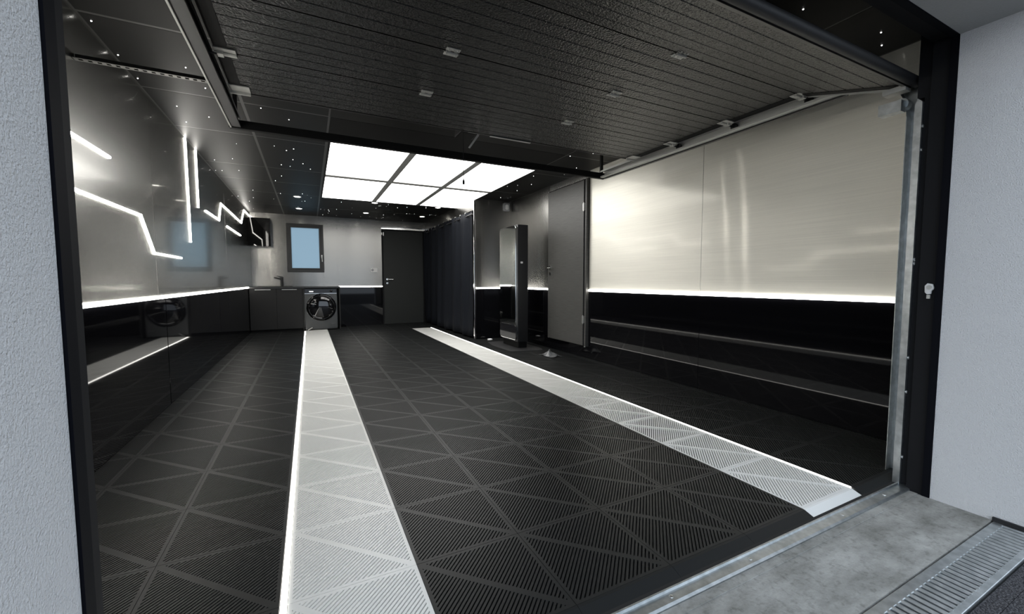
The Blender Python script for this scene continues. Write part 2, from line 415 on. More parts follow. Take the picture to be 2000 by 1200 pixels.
# front wall (thick render outside, black inside)
wf = MB()
wf.box(-3.6, OXL, 0.42, 0.81, -0.12, 3.0); wf.box(OXR, 6.0, 0.42, 0.81, -0.12, 3.0)
wf = wf.build('wall_front', 'stucco', origin=(0, 0, 0)); tag(wf, 'pale grey rendered garage wall on both sides of the door opening', 'wall', kind='structure')
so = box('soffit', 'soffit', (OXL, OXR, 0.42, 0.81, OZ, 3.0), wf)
inn = MB(); inn.box(XL-0.16, OXL-0.09, 0.81, YF, -0.12, ZC+0.15); inn.box(OXR+0.09, XR+0.16, 0.81, YF, -0.12, ZC+0.15); inn.box(OXL-0.09, OXR+0.09, 0.81, YF, OZ+0.06, ZC+0.15)
inn.build('inner_lining', 'plain_black', wf)
# opening frame
jb = thing('trim_3', (1.145, 0.85, -0.03), 'black door frame lining the garage opening', 'door frame', kind='structure')
box('frame_post', 'jamb_black', (OXL-0.09, OXL+0.004, 0.812, 0.842, -0.03, OZ+0.06), jb)
box('frame_post', 'jamb', (OXL-0.09, OXL-0.004, 0.842, 0.885, -0.03, OZ+0.06), jb)
box('frame_post', 'jamb_black', (OXR-0.004, OXR+0.09, 0.812, 0.838, -0.03, OZ+0.06), jb)
box('frame_post', 'jamb', (OXR+0.012, OXR+0.09, 0.838, 0.90, -0.03, OZ+0.06), jb)
box('frame_post', 'jamb', (OXR+0.030, OXR+0.105, 0.902, 0.926, -0.012, OZ+0.16), jb)
box('frame_post', 'jamb', (OXR+0.030, OXR+0.105, 0.926, 0.952, 1.862, OZ+0.16), jb)
box('frame_head', 'jamb_black', (OXL-0.004, OXR+0.004, 0.812, 0.838, OZ-0.004, OZ+0.06), jb)
box('frame_head', 'jamb', (OXL-0.004, OXR+0.004, 0.838, 0.90, OZ+0.012, OZ+0.06), jb)

# ---------------- ceiling
ce = MB().box(XL-0.1, XR+0.1, YF-0.05, YB+0.1, ZC+0.001, ZC+0.14).build('ceiling', 'ceiling_joint', origin=(0, 0, 0))
tag(ce, 'black panelled garage ceiling dotted with tiny star lights', 'ceiling', kind='structure')
LX0, LX1, LY0, LY1 = 0.235, 2.555, 4.42, 7.48
gap = 0.022
xs = [XL, -0.42, 0.20, LX1+0.03, XR]; ys = [YF, 2.05, 2.95, 3.86, 4.67, 5.86, 6.66, 7.50, 8.62, YB]
for i in range(4):
    for j in range(9):
        x0, x1, y0, y1 = xs[i], xs[i+1], ys[j], ys[j+1]
        if i == 2:
            if LY0-0.2 < (y0+y1)/2 < LY1: continue
            g2 = gap if j > 6 else 0.006
        else: g2 = gap
        box('ceiling_panel', 'ceiling', (x0+g2/2, x1-g2/2, y0+g2/2, y1-g2/2, ZC, ZC+0.006), ce)
box('ceiling_panel', 'plain_black', (0.206, LX1+0.024, 3.863, LY0-0.03, ZC-0.001, ZC+0.006), ce)
STARS = [(-0.99,3.03),(-1.0,3.4),(-0.67,3.4),(-1.0,3.72),(-0.62,3.69),(-0.89,4.16),(-0.71,4.31),(-0.91,4.53),(-0.3,3.91),(-0.11,4.08),(-0.73,5.63),(-0.93,6.28),(-0.92,5.77),(-1.0,6.31),(-0.74,6.18),(-0.17,5.03),(-0.1,4.94),(-0.12,5.37),(-0.25,5.66),(-0.02,5.5),(0.06,5.72),(-0.28,6.25),(-0.37,6.58),(-0.36,7.49),(-0.05,7.37),(-0.72,7.4),(-0.99,8.03),(0.55,7.84),(1.2,7.93),(0.52,8.66),(0.4,8.94),(0.3,9.48),(1.54,7.97),(1.69,7.84),(2.01,7.68),(1.44,8.96),(1.84,8.58),(2.31,8.53),(2.7,4.8),(2.9,5.22),(2.9,5.67),(2.89,6.25),(2.64,3.87),(2.81,3.68),(2.98,4.23),(2.3,1.3),(3.06,1.28),(2.9,1.22),(-0.88,8.44),(-0.78,8.05),(-0.02,8.02),(0.38,8.79)]
sm = MB().lathe([(0.0, -0.0045), (0.003, -0.003), (0.004, 0.0)], (0, 0, 0), 'z', 8)
star0 = None
rs = random.Random(3)
extra = [(rs.uniform(-0.95, 2.45), rs.uniform(7.6, 9.6)) for _ in range(28)] + [(rs.uniform(2.6, 3.1), rs.uniform(2.2, 6.3)) for _ in range(10)] + [(rs.uniform(-0.95, 0.15), rs.uniform(4.8, 7.5)) for _ in range(5)]
for k, (x, y) in enumerate(STARS+extra):
    if star0 is None: star0 = sm.build('star_light', 'star', ce); me0 = star0.data; o = star0
    else: o = bpy.data.objects.new('star_light', me0); COL.objects.link(o); o.parent = ce
    o.location = (x, y, ZC)
    if k >= len(STARS): sc_ = rs.uniform(0.35, 0.75); o.scale = (sc_, sc_, sc_)

# ---------------- outside ground
ap = MB().box(OXL, OXR, 0.612, 0.884, -0.14, -0.028).build('concrete_apron', 'concrete', origin=(0, 0, 0))
tag(ap, 'worn stained concrete strip between the threshold and the drain grating', 'concrete', kind='structure')
box('crack_filler', 'concrete', (OXL, OXR, 0.852, 0.884, -0.14, -0.0255), ap)
gr = MB().box(-14, 14, -16, 0.42, -0.16, -0.034)
gr.box(OXL, OXR, 0.419, 0.462, -0.16, -0.034)
gr = gr.build('asphalt_ground', 'asphalt', origin=(0, 0, 0)); tag(gr, 'dark asphalt driveway in front of the drain grating', 'ground', kind='structure')
th = thing('threshold_rail', (1.15, 0.91, -0.03), 'galvanised threshold angle across the garage opening', 'threshold')
MB().prism([(0.885, -0.030), (0.885, -0.022), (0.893, -0.018), (0.928, -0.018), (0.930, -0.010), (0.936, -0.010), (0.936, -0.030)], 'x', OXL-0.08, OXR+0.08).build('rail', 'galv', th)
for x in (0.62, 1.02, 1.42, 2.05, 2.42):
    MB().lathe([(0.007, 0.0), (0.006, 0.003), (0.0, 0.004)], (x, 0.910, -0.018), 'z', 10).build('rivet', 'alu', th)
# drain grating
dg = thing('drain_grating', (1.15, 0.54, -0.06), 'galvanised slotted drain grating beside the concrete strip', 'drain')
DG0, DG1 = 0.468, 0.606
box('channel', 'plain_black', (OXL, OXR-0.004, DG0, DG1, -0.12, -0.062), dg)
box('edge_rail', 'galv', (OXL, OXR-0.004, DG0, DG0+0.022, -0.062, -0.027), dg, bevel=0.002)
box('edge_rail', 'galv', (OXL, OXR-0.004, DG1-0.030, DG1, -0.062, -0.027), dg, bevel=0.002)
bar0 = None; x = OXR-0.02; k = 0
while x > 0.7:
    if bar0 is None: bar0 = MB().prism([(x-0.0085, -0.040), (x-0.0080, -0.031), (x-0.0035, -0.0255), (x+0.0035, -0.0255), (x+0.0080, -0.031), (x+0.0085, -0.040)], 'y', DG0+0.018, DG1-0.026).build('grate_bar', 'galv', dg); xb = x
    else: copy_part(bar0, dg, (x-xb, 0, 0))
    x -= 0.0300
box('end_seal', 'rubber', (OXR-0.012, OXR-0.001, DG0-0.03, DG1+0.004, -0.04, -0.010), dg)

# ================================================================== DOORS, WINDOW
d1 = thing('door_1', ((DX0+DX1)/2, YB, 0), 'plain dark grey far door with silver lever between steel wall and curtain', 'door', kind='structure')
box('door_leaf', 'door_dark', (DX0+0.03, DX1-0.02, YB-0.004, YB+0.04, 0.001, DZ1-0.027), d1, bevel=0.003)
box('door_frame', 'jamb', (DX0, DX0+0.026, YB-0.010, YB+0.06, 0.0, DZ1), d1)
box('door_frame', 'jamb', (DX1-0.016, DX1, YB-0.010, YB+0.06, 0.0, DZ1), d1)
box('door_frame', 'jamb', (DX0+0.026, DX1-0.016, YB-0.010, YB+0.06, DZ1-0.026, DZ1), d1)
hd = MB(); hd.lathe([(0.0, 0.012), (0.026, 0.010), (0.027, 0.0)], (1.625, YB-0.004, 1.035), 'y', 20, -1)
hd.tube([(1.625, YB-0.005, 1.035), (1.625, YB-0.05, 1.035), (1.64, YB-0.056, 1.035), (1.745, YB-0.056, 1.035)], 0.010, 10)
hd.build('handle', 'chrome', d1, smooth=True)
MB().lathe([(0.0, 0.010), (0.025, 0.008), (0.026, 0.0)], (1.625, YB-0.004, 0.945), 'y', 20, -1).build('lock_rose', 'chrome', d1, smooth=True)
box('hinge_plate', 'alu', (DX0+0.028, DX0+0.05, YB-0.018, YB-0.002, 2.03, 2.11), d1, bevel=0.003)
box('hinge_plate', 'alu', (DX0-0.006, DX0+0.012, YB-0.016, YB-0.009, 2.05, 2.10), d1, bevel=0.002)

d2 = thing('door_2', (XR-0.01, (D2[0]+D2[1])/2, 0.15), 'grey grained side door raised above the floor between tower and right wall panel', 'door', kind='structure')
XD = XR-0.045
box('door_leaf', 'door_wood', (XD, XR+0.0, D2[0]+0.055, D2[1]-0.012, D2[2]+0.006, D2[3]-0.012), d2, bevel=0.004)
box('door_frame', 'jamb', (XD+0.012, XR+0.012, D2[0]+0.030, D2[0]+0.053, D2[2], D2[3]), d2)
box('door_frame', 'door_wood', (XD+0.004, XR+0.012, D2[0], D2[0]+0.030, D2[2]-0.004, D2[3]), d2, bevel=0.003)
box('door_frame', 'alu', (XD+0.012, XR+0.012, D2[1]-0.010, D2[1], D2[2], D2[3]), d2)
box('door_frame', 'jamb', (XD+0.012, XR+0.012, D2[0]+0.03, D2[1]-0.010, D2[3]-0.010, D2[3]), d2)
MB().lathe([(0.0, 0.0), (0.010, 0.003), (0.010, 0.012), (0.0, 0.014)], (XD+0.006, D2[0]+0.015, D2[2]-0.012), 'z', 10).build('frame_foot', 'alu', d2)
for z in (1.935, 0.50):
    h = MB().tube([(XD-0.006, D2[0]+0.045, z-0.055), (XD-0.006, D2[0]+0.045, z+0.055)], 0.008, 10); h.box(XD-0.003, XD+0.004, D2[0]+0.028, D2[0]+0.070, z-0.045, z+0.045)
    h.build('hinge', 'alu', d2)
hy = D2[1]-0.075
hd = MB(); hd.lathe([(0.0, 0.012), (0.025, 0.010), (0.026, 0.0)], (XD, hy, 1.19), 'x', 20, -1)
hd.tube([(XD-0.002, hy, 1.19), (XD-0.048, hy, 1.19), (XD-0.054, hy-0.015, 1.19), (XD-0.054, hy-0.12, 1.19)], 0.009, 10)
hd.build('handle', 'chrome', d2, smooth=True)
MB().lathe([(0.0, 0.009), (0.024, 0.007), (0.025, 0.0)], (XD, hy, 1.10), 'x', 20, -1).build('lock_rose', 'chrome', d2, smooth=True)

wn = thing('window_1', ((WX0+WX1)/2, YB, WZ0), 'small tilt window in dark frame glowing dusk blue above the sink counter', 'window', kind='structure')
fw = MB(); fo, fi = (WX0, WX1, WZ0, WZ1), (WX0+0.085, WX1-0.085, WZ0+0.082, WZ1-0.082)
for a, b, c, d, y0 in ((fo[0], fo[1], fo[2], fi[2], 0.028), (fo[0], fo[1], fi[3], fo[3], 0.028), (fo[0], fi[0], fi[2], fi[3], 0.028), (fi[1], fo[1], fi[2], fi[3], 0.028)):
    fw.box(a, b, YB-y0, YB+0.06, c, d)
fw.build('window_frame', 'window_frame', wn, bevel=0.004)
sh = MB(); si = (fi[0]-0.032, fi[1]+0.032, fi[2]-0.03, fi[3]+0.03)
for a, b, c, d in ((si[0], si[1], si[2], fi[2]), (si[0], si[1], fi[3], si[3]), (si[0], fi[0], fi[2], fi[3]), (fi[1], si[1], fi[2], fi[3])):
    sh.box(a, b, YB-0.042, YB-0.020, c, d)
sh.build('sash', 'window_frame', wn, bevel=0.005)
box('pane', 'glass', (fi[0]-0.01, fi[1]+0.01, YB+0.0, YB+0.012, fi[2]-0.01, fi[3]+0.01), wn)
hz = 1.52; hx = fi[1]+0.045
wh = MB(); wh.prism(rrect(hx-0.012, hx+0.012, hz-0.035, hz+0.035, 0.01), 'y', YB-0.052, YB-0.042)
wh.tube([(hx, YB-0.05, hz), (hx, YB-0.085, hz), (hx, YB-0.088, hz-0.01), (hx+0.006, YB-0.088, hz-0.11)], 0.009, 8)
wh.build('handle', 'alu', wn, smooth=True)

# ================================================================== CEILING LIGHT PANEL + DOWNLIGHTS
lp = thing('ceiling_light', ((LX0+LX1)/2, (LY0+LY1)/2, ZC-0.02), 'large glowing white ceiling light of six square diffuser panels', 'light panel')
box('housing', 'plain_black', (LX0-0.02, LX1+0.02, LY0-0.02, LY1+0.02, ZC-0.002, ZC+0.012), lp)
for a in ((LX0-0.02, LX0, LY0-0.02, LY1+0.02), (LX1, LX1+0.02, LY0-0.02, LY1+0.02), (LX0, LX1, LY0-0.02, LY0), (LX0, LX1, LY1, LY1+0.02)):
    box('edge_frame', 'plain_black', (*a, ZC-0.016, ZC-0.002), lp)
xd = [LX0, 1.045, 1.80, LX1]; yd = [LY0, 5.92, LY1]
for x in xd[1:3]: box('divider', 'frame_grey', (x-0.036, x+0.036, LY0, LY1, ZC-0.018, ZC-0.002), lp)
for i in range(3):
    a = xd[i]+(0.036 if i else 0); b = xd[i+1]-(0.036 if i < 2 else 0)
    box('divider', 'frame_grey', (a, b, yd[1]-0.052, yd[1]+0.052, ZC-0.017, ZC-0.002), lp)
    for j in range(2):
        box('diffuser', 'diffuser', (a, b, yd[j]+(0.052 if j else 0), yd[j+1]-(0.052 if j == 0 else 0), ZC-0.010, ZC-0.002), lp)
names = {(-0.127, 7.65): 'downlight left of the glowing ceiling panel, nearer one', (-0.127, 8.87): 'downlight above the window, farther from the glowing panel',
         (1.085, 7.65): 'middle downlight touching the far edge of the glowing panel', (1.08, 8.85): 'middle downlight near the far wall',
         (2.22, 7.62): 'downlight at the far right corner of the glowing panel', (2.22, 8.82): 'downlight above the dark far door'}
for (x, y), lab in names.items():
    d = thing('downlight', (x, y, ZC-0.008), 'small round recessed '+lab, 'downlight', 'recessed downlights behind the light panel')
    MB().lathe([(0.047, -0.002), (0.051, -0.006), (0.060, -0.005), (0.062, 0.0)], (x, y, ZC), 'z', 24).build('bezel', 'white_plastic', d, smooth=True)
    MB().lathe([(0.0, -0.004), (0.044, -0.0035), (0.047, -0.001)], (x, y, ZC), 'z', 24).build('lens', 'spot', d)

# ================================================================== LED PROFILES
def led(path, r, label, axis_off, group='LED light strips'):
    """thin light profile with square section: path in 3D on a wall plane (axis_off is the wall normal)"""
    mb = MB(); n = Vector(axis_off)
    P = [Vector(p) for p in path]
    for a, b in zip(P[:-1], P[1:]):
        d = (b-a).normalized(); s = d.cross(n).normalized()*r; e = d*(r*0.9)
        A, B = a-e, b+e
        q = [A-s, A+s, B+s, B-s]; h = n*0.006
        i = len(mb.v); mb.v += [tuple(v) for v in q]+[tuple(v+h) for v in q]
        mb.f += [tuple(i+k for k in t) for t in ((0,1,2,3),(7,6,5,4),(0,4,5,1),(1,5,6,2),(2,6,7,3),(3,7,4,0))]
    return tag(mb.build('led_strip', 'led_line'), label, 'light strip', group)
NX = (1, 0, 0); x = XL+0.0005
led([(x, 1.6, 1.73), (x, 3.27, 1.73)], 0.0065, 'short straight white light strip highest on the near left steel wall', NX)
led([(x, 1.6, 1.457), (x, 3.73, 1.457), (x, 3.97, 1.21), (x, 4.69, 1.21)], 0.0065, 'stepped white light line dropping low on the near left steel wall', NX)
led([(x, 5.04, ZC-0.004), (x, 5.06, 1.39)], 0.0075, 'longer upright white light strip on the left steel wall', NX)
led([(x, 5.45, ZC-0.004), (x, 5.455, 1.79)], 0.0075, 'shorter upright white light strip on the left steel wall', NX)
led([(x, 5.80, 1.80), (x, 6.58, 1.80), (x, 6.75, 2.04), (x, 8.60, 2.02), (x, 9.0, 2.30), (x, 9.70, 2.30)], 0.0085, 'zigzag white light line climbing towards the far left corner', NX)
led([(x, 7.15, 1.785), (x, 8.43, 1.785)], 0.0085, 'short white light strip beneath the zigzag line on the left wall', NX)
def rail(dims, label, m='led'): return tag(box('led_strip', m, dims, bevel=0.002, seg=1), label, 'light strip', 'LED light strips')
rail((XL-0.010, XL+0.012, YF+0.1, YK-0.04, ZP, ZS), 'long white light rail between steel and black on the left wall')
rail((XR-0.010, XR+0.012, YF+0.12, D2[0]-0.012, ZP, ZS), 'long white light rail on the right wall, near side of the door')
rail((XR-0.010, XR+0.012, D2[1]+0.012, YA, ZP, ZS), 'short white light rail on the right wall between door and tower')
rail((XC+0.036, XR-0.011, YA-0.010, YA+0.011, ZP, ZS), 'white light rail on the alcove wall beside the curtain')
rail((0.585, DX0-0.006, YB-0.010, YB+0.011, ZP, ZS), 'white light rail between the washer and the far door')
rail((GX-led_w+0.002, GX-0.002, 1.0, YK-0.10, -0.014, 0.004), 'white light line in the floor along the left pale stripe', 'led_floor')
rail((GX+6*T+0.001, GX+6*T+led_w*0.6-0.001, 1.0, 8.6, -0.014, 0.003), 'white light line in the floor along the right pale stripe', 'led_floor')

# ================================================================== BASE CABINETS, SINK, WASHER
cb = thing('base_cabinet', ((XL-0.12)/2, YK, 0), 'charcoal two-door base cabinet with bar handles left of the washer', 'cabinet')
CX0, CX1 = XL+0.006, -0.125
box('body', 'cabinet', (CX0, CX1, YK+0.02, YB-0.02, 0.06, 0.69), cb)
box('plinth', 'plain_black', (CX0, CX1, YK+0.05, YK+0.07, 0.0, 0.06), cb)
cm = (CX0+CX1)/2
for a, b in ((CX0+0.002, cm-0.0015), (cm+0.0015, CX1-0.002)):
    dr = box('door', 'cabinet', (a, b, YK, YK+0.02, 0.055, 0.850), cb, bevel=0.0015)
    MB().box((a+b)/2-0.13, (a+b)/2+0.13, YK-0.014, YK-0.0005, 0.826, 0.838).build('handle', 'alu', dr, bevel=0.002)
box('side_panel', 'cabinet', (CX1+0.002, CX1+0.020, YK+0.0, YB-0.02, 0.0, 0.852), cb)
ep = box('end_panel', 'cabinet', (0.548, 0.572, YK-0.01, YB-0.001, 0.0, 0.853), bevel=0.001, seg=1); tag(ep, 'charcoal upright end panel right of the washing machine', 'panel')
wt = thing('worktop', (-0.22, YK+0.28, 0.854), 'thin black worktop running over cabinet and washer', 'worktop')
SX0, SX1, SY0, SY1 = -0.93, -0.30, YK+0.10, YK+0.46
wk = MB()
for d in ((XL+0.004, SX0, YK-0.02, YB-0.002), (SX1, 0.575, YK-0.02, YB-0.002), (SX0, SX1, YK-0.02, SY0), (SX0, SX1, SY1, YB-0.002)): wk.box(*d, 0.854, 0.886)
wk.build('slab', 'worktop', wt)
sk = thing('sink', ((SX0+SX1)/2, (SY0+SY1)/2, 0.70), 'black inset sink in the worktop below the tap', 'sink')
bs = MB()
for d in ((SX0+0.002, SX0+0.010, SY0+0.002, SY1-0.002, 0.70, 0.889), (SX1-0.010, SX1-0.002, SY0+0.002, SY1-0.002, 0.70, 0.889), (SX0+0.010, SX1-0.010, SY0+0.002, SY0+0.010, 0.70, 0.889), (SX0+0.010, SX1-0.010, SY1-0.010, SY1-0.002, 0.70, 0.889), (SX0+0.010, SX1-0.010, SY0+0.010, SY1-0.010, 0.70, 0.708)): bs.box(*d)
bs.build('basin', 'worktop', sk)
rm = MB()
for d in ((SX0-0.018, SX0+0.010, SY0-0.018, SY1+0.018), (SX1-0.010, SX1+0.018, SY0-0.018, SY1+0.018), (SX0+0.010, SX1-0.010, SY0-0.018, SY0+0.010), (SX0+0.010, SX1-0.010, SY1-0.010, SY1+0.018)): rm.box(*d, 0.8865, 0.893)
rm.build('rim', 'worktop', sk, bevel=0.002)
tp = thing('tap', (-0.51, YB-0.09, 0.886), 'black single-lever tap standing behind the sink', 'tap')
ty = YB-0.085; txx = -0.50
MB().lathe([(0.0, 0.0), (0.030, 0.0), (0.030, 0.006), (0.024, 0.010), (0.023, 0.185), (0.0, 0.188)], (txx, ty, 0.886), 'z', 20).build('body', 'worktop', tp, smooth=True)
MB().prism([(txx+0.022, 1.045), (txx-0.10, 1.072), (txx-0.135, 1.078), (txx-0.135, 1.060), (txx-0.10, 1.048), (txx+0.022, 1.010)], 'y', ty-0.016, ty+0.016).build('spout', 'worktop', tp, bevel=0.004)
MB().prism([(txx-0.020, 1.076), (txx+0.026, 1.076), (txx+0.026, 1.086), (txx-0.085, 1.108), (txx-0.085, 1.100)], 'y', ty-0.014, ty+0.014).build('lever', 'worktop', tp, bevel=0.003)
# washing machine
wx0, wx1, wy0 = -0.092, 0.512, 9.19
wa_ = thing('washing_machine', (0.21, 9.45, 0), 'graphite front-loading washing machine with dark porthole under the worktop', 'washing machine')
box('body', 'washer', (wx0, wx1, wy0+0.012, YB-0.02, 0.012, 0.846), wa_, bevel=0.008)
box('control_panel', 'gloss_dark', (wx0+0.010, wx1-0.010, wy0, wy0+0.012, 0.752, 0.838), wa_, bevel=0.004)
box('front_plate', 'washer', (wx0+0.004, wx1-0.004, wy0+0.002, wy0+0.012, 0.03, 0.742), wa_, bevel=0.004)
box('trim_strip', 'chrome', (wx0+0.006, wx1-0.006, wy0-0.001, wy0+0.011, 0.743, 0.750), wa_)
box('display', 'display', (wx0+0.09, wx0+0.165, wy0-0.001, wy0+0.001, 0.778, 0.796), wa_)
MB().lathe([(0.026, 0.0), (0.025, 0.016), (0.020, 0.020), (0.0, 0.020)], (wx1-0.11, wy0, 0.795), 'y', 24, -1).build('dial', 'gloss_dark', wa_, smooth=True)
pc = (0.215, wy0+0.002, 0.465)
pd = MB().lathe([(0.275, 0.0), (0.278, 0.012), (0.268, 0.028), (0.245, 0.036), (0.225, 0.034), (0.215, 0.026)], pc, 'y', 48, -1).build('porthole_ring', 'gloss_dark', wa_, smooth=True)
MB().lathe([(0.0, 0.048), (0.08, 0.046), (0.15, 0.040), (0.20, 0.031), (0.22, 0.022)], pc, 'y', 48, -1).build('porthole_glass', 'washer_glass', pd, smooth=True)
MB().lathe([(0.279, 0.0), (0.284, 0.004), (0.279, 0.010)], pc, 'y', 48, -1).build('bezel', 'chrome', pd, smooth=True)
box('filter_flap', 'washer', (wx1-0.13, wx1-0.03, wy0-0.001, wy0+0.004, 0.06, 0.13), wa_, bevel=0.002)
for fx in (wx0+0.05, wx1-0.05):
    for fy in (wy0+0.06, YB-0.08): MB().lathe([(0.022, 0.0), (0.018, 0.013)], (fx, fy, 0.0), 'z', 10).build('foot', 'rubber', wa_)
# small hose fitting at the washer foot
hf = thing('hose_fitting', (-0.01, 9.10, 0.0), 'small metal hose fitting lying at the foot of the washing machine', 'fitting')
MB().tube([(-0.045, 9.10, 0.012), (0.035, 9.145, 0.06)], 0.011, 10).build('elbow', 'alu', hf)
MB().lathe([(0.018, 0.0), (0.018, 0.03), (0.012, 0.032), (0.0, 0.032)], (-0.03, 9.14, 0.0), 'z', 10).build('nut', 'alu', hf)
# wall cabinet
wcb = thing('wall_cabinet', (-0.84, 9.56, 1.685), 'black glossy wall cabinet hung in the far left corner', 'cabinet')
box('carcass', 'gloss_dark', (XL+0.002, -0.655, 9.44, YB-0.001, 1.685, 2.235), wcb)
box('door', 'gloss_dark', (XL+0.004, -0.657, 9.42, 9.4395, 1.686, 2.234), wcb, bevel=0.002)
# socket
sk2 = thing('wall_socket', (1.335, YB, 1.19), 'small double wall socket left of the far door', 'socket')
MB().prism(rrect(1.262, 1.408, 1.195, 1.295, 0.01), 'y', YB-0.010, YB-0.0005).build('plate', 'white_plastic', sk2)
MB().lathe([(0.0, 0.004), (0.026, 0.004), (0.028, 0.0)], (1.37, YB-0.010, 1.245), 'y', 18, -1).build('lit_switch', 'white_plastic', sk2)
MB().lathe([(0.0, 0.003), (0.026, 0.003), (0.028, 0.0)], (1.30, YB-0.010, 1.245), 'y', 18, -1).build('socket_face', 'grey_plastic', sk2)

# ================================================================== CURTAIN
cu = thing('curtain', (XC, 8.1, 0.02), 'long navy black curtain on chrome eyelets in front of the closet', 'curtain')
cm_ = MB(); ny, nz = 220, 14; Y0c, Y1c = YA+0.06, YB-0.09
def cx_(y, z):
    u = (y-Y0c)/0.265*math.pi
    damp = 0.75+0.25*math.sin(z*2.1+y*1.7)
    return XC-0.005+0.038*math.sin(u)*damp + 0.010*math.sin(u*2.3+z*1.3) + 0.006*math.sin(y*23+z*3)
for i in range(ny+1):
    y = Y0c+(Y1c-Y0c)*i/ny
    for j in range(nz+1):
        z = 0.03+(2.175-0.03)*j/nz; cm_.v.append((cx_(y, z), y, z))
for i in range(ny):
    for j in range(nz):
        a = i*(nz+1)+j; cm_.f.append((a, a+nz+1, a+nz+2, a+1))
fab = cm_.build('fabric', 'curtain', cu, smooth=True)
sd = fab.modifiers.new('thickness', 'SOLIDIFY'); sd.thickness = 0.003
ringv = None; k = 0; y = Y0c+0.1325
while y < Y1c-0.02:
    cxv = XC-0.040
    pts = [(cxv-0.028, y+0.040*math.cos(2*math.pi*q/16), 2.118+0.040*math.sin(2*math.pi*q/16)) for q in range(5)]
    MB().tube(pts, 0.008, 6, closed=True).build('eyelet', 'chrome', cu, smooth=True)
    y += 0.265
rd = thing('curtain_rod', (XC, 8.1, 2.10), 'black curtain rod threaded through the chrome eyelets', 'rod')
MB().tube([(XC-0.005, YA+0.02, 2.118), (XC-0.005, YB-0.02, 2.118)], 0.012, 10).build('tube', 'track_black', rd, smooth=True)

# ================================================================== MIRRORED TOWER
tx0, tx1, ty0, ty1, tz0, tz1 = 2.70, 2.90, 5.315, 5.875, 0.095, 1.815
tw = thing('steam_closet', ((tx0+tx1)/2, (ty0+ty1)/2, 0), 'tall slim black appliance with mirrored door and chrome edge in the alcove', 'appliance')
box('body', 'tower', (tx0+0.030, tx1, ty0, ty1, tz0, tz1), tw, bevel=0.006)
box('base', 'plain_black', (tx0+0.05, tx1-0.01, ty0+0.02, ty1-0.02, 0.0, tz0), tw)
fr = MB().prism(rrect(ty0+0.002, ty1-0.002, tz0+0.03, tz1-0.008, 0.055, 8), 'x', tx0, tx0+0.029).build('chrome_edge', 'chrome', tw, smooth=True)
dg2 = MB().prism(rrect(ty0+0.008, ty1-0.008, tz0+0.258, tz1-0.014, 0.05, 8), 'x', tx0-0.003, tx0-0.0005).build('mirror_door', 'mirror_glass', tw)
MB().prism(rrect(ty0+0.008, ty1-0.008, tz0+0.036, tz0+0.250, 0.045, 8), 'x', tx0-0.003, tx0-0.0005).build('lower_drawer', 'dark_glass', tw)
MB().prism(rrect(2.775, 2.812, 1.252, 1.280, 0.006), 'y', ty0-0.002, ty0+0.001).build('badge', 'white_plastic', tw)
mt = tag(MB().prism([(2.52, 5.12), (2.98, 5.02), (3.06, 5.22), (3.02, 6.06), (2.58, 6.10), (2.50, 5.7)], 'z', 0.0005, 0.006).build('floor_mat', 'rubber'), 'thin black mat under the mirrored tower', 'mat')
# siren
sr = thing('alarm_sensor', (3.115, YA, 2.2), 'small grey alarm sensor high in the alcove corner', 'sensor')
MB().prism(rrect(3.055, 3.165, 2.205, 2.345, 0.02), 'y', YA-0.035, YA-0.0005).build('housing', 'grey_plastic', sr, bevel=0.004)
MB().prism(rrect(3.082, 3.140, 2.228, 2.315, 0.022), 'y', YA-0.045, YA-0.034).build('lens', 'white_plastic', sr, bevel=0.004)
# lit disc on the floor and scrap of plastic
fd = thing('floor_spot', (2.73, 6.35, 0), 'small white lit disc on the floor at the foot of the alcove wall', 'light')
MB().lathe([(0.045, 0.0), (0.043, 0.012), (0.030, 0.014)], (2.73, 6.35, 0.0), 'z', 20).build('ring', 'white_plastic', fd, smooth=True)
MB().lathe([(0.0, 0.0145), (0.030, 0.014)], (2.73, 6.35, 0.0), 'z', 20).build('lens', 'display', fd)
pb = MB(); n1 = 12
for i in range(n1+1):
    for j in range(n1+1):
        u, v = i/n1-0.5, j/n1-0.5
        z = 0.012+0.09*math.exp(-((u*2.2)**2+(v*2.0)**2)*1.6)*(0.75+0.5*math.sin(7*u+3)*math.cos(9*v))
        pb.v.append((2.86+u*0.19+0.02*math.sin(9*v), 4.62+v*0.26+0.02*math.sin(8*u), max(0.002, z-0.010)))
for i in range(n1):
    for j in range(n1):
        a = i*(n1+1)+j; pb.f.append((a, a+n1+1, a+n1+2, a+1))
pbo = pb.build('plastic_wrap', 'clear_plastic', smooth=True); tag(pbo, 'crumpled scrap of clear plastic on the dark floor below the side door', 'plastic wrap')
pbo.modifiers.new('thickness', 'SOLIDIFY').thickness = 0.002

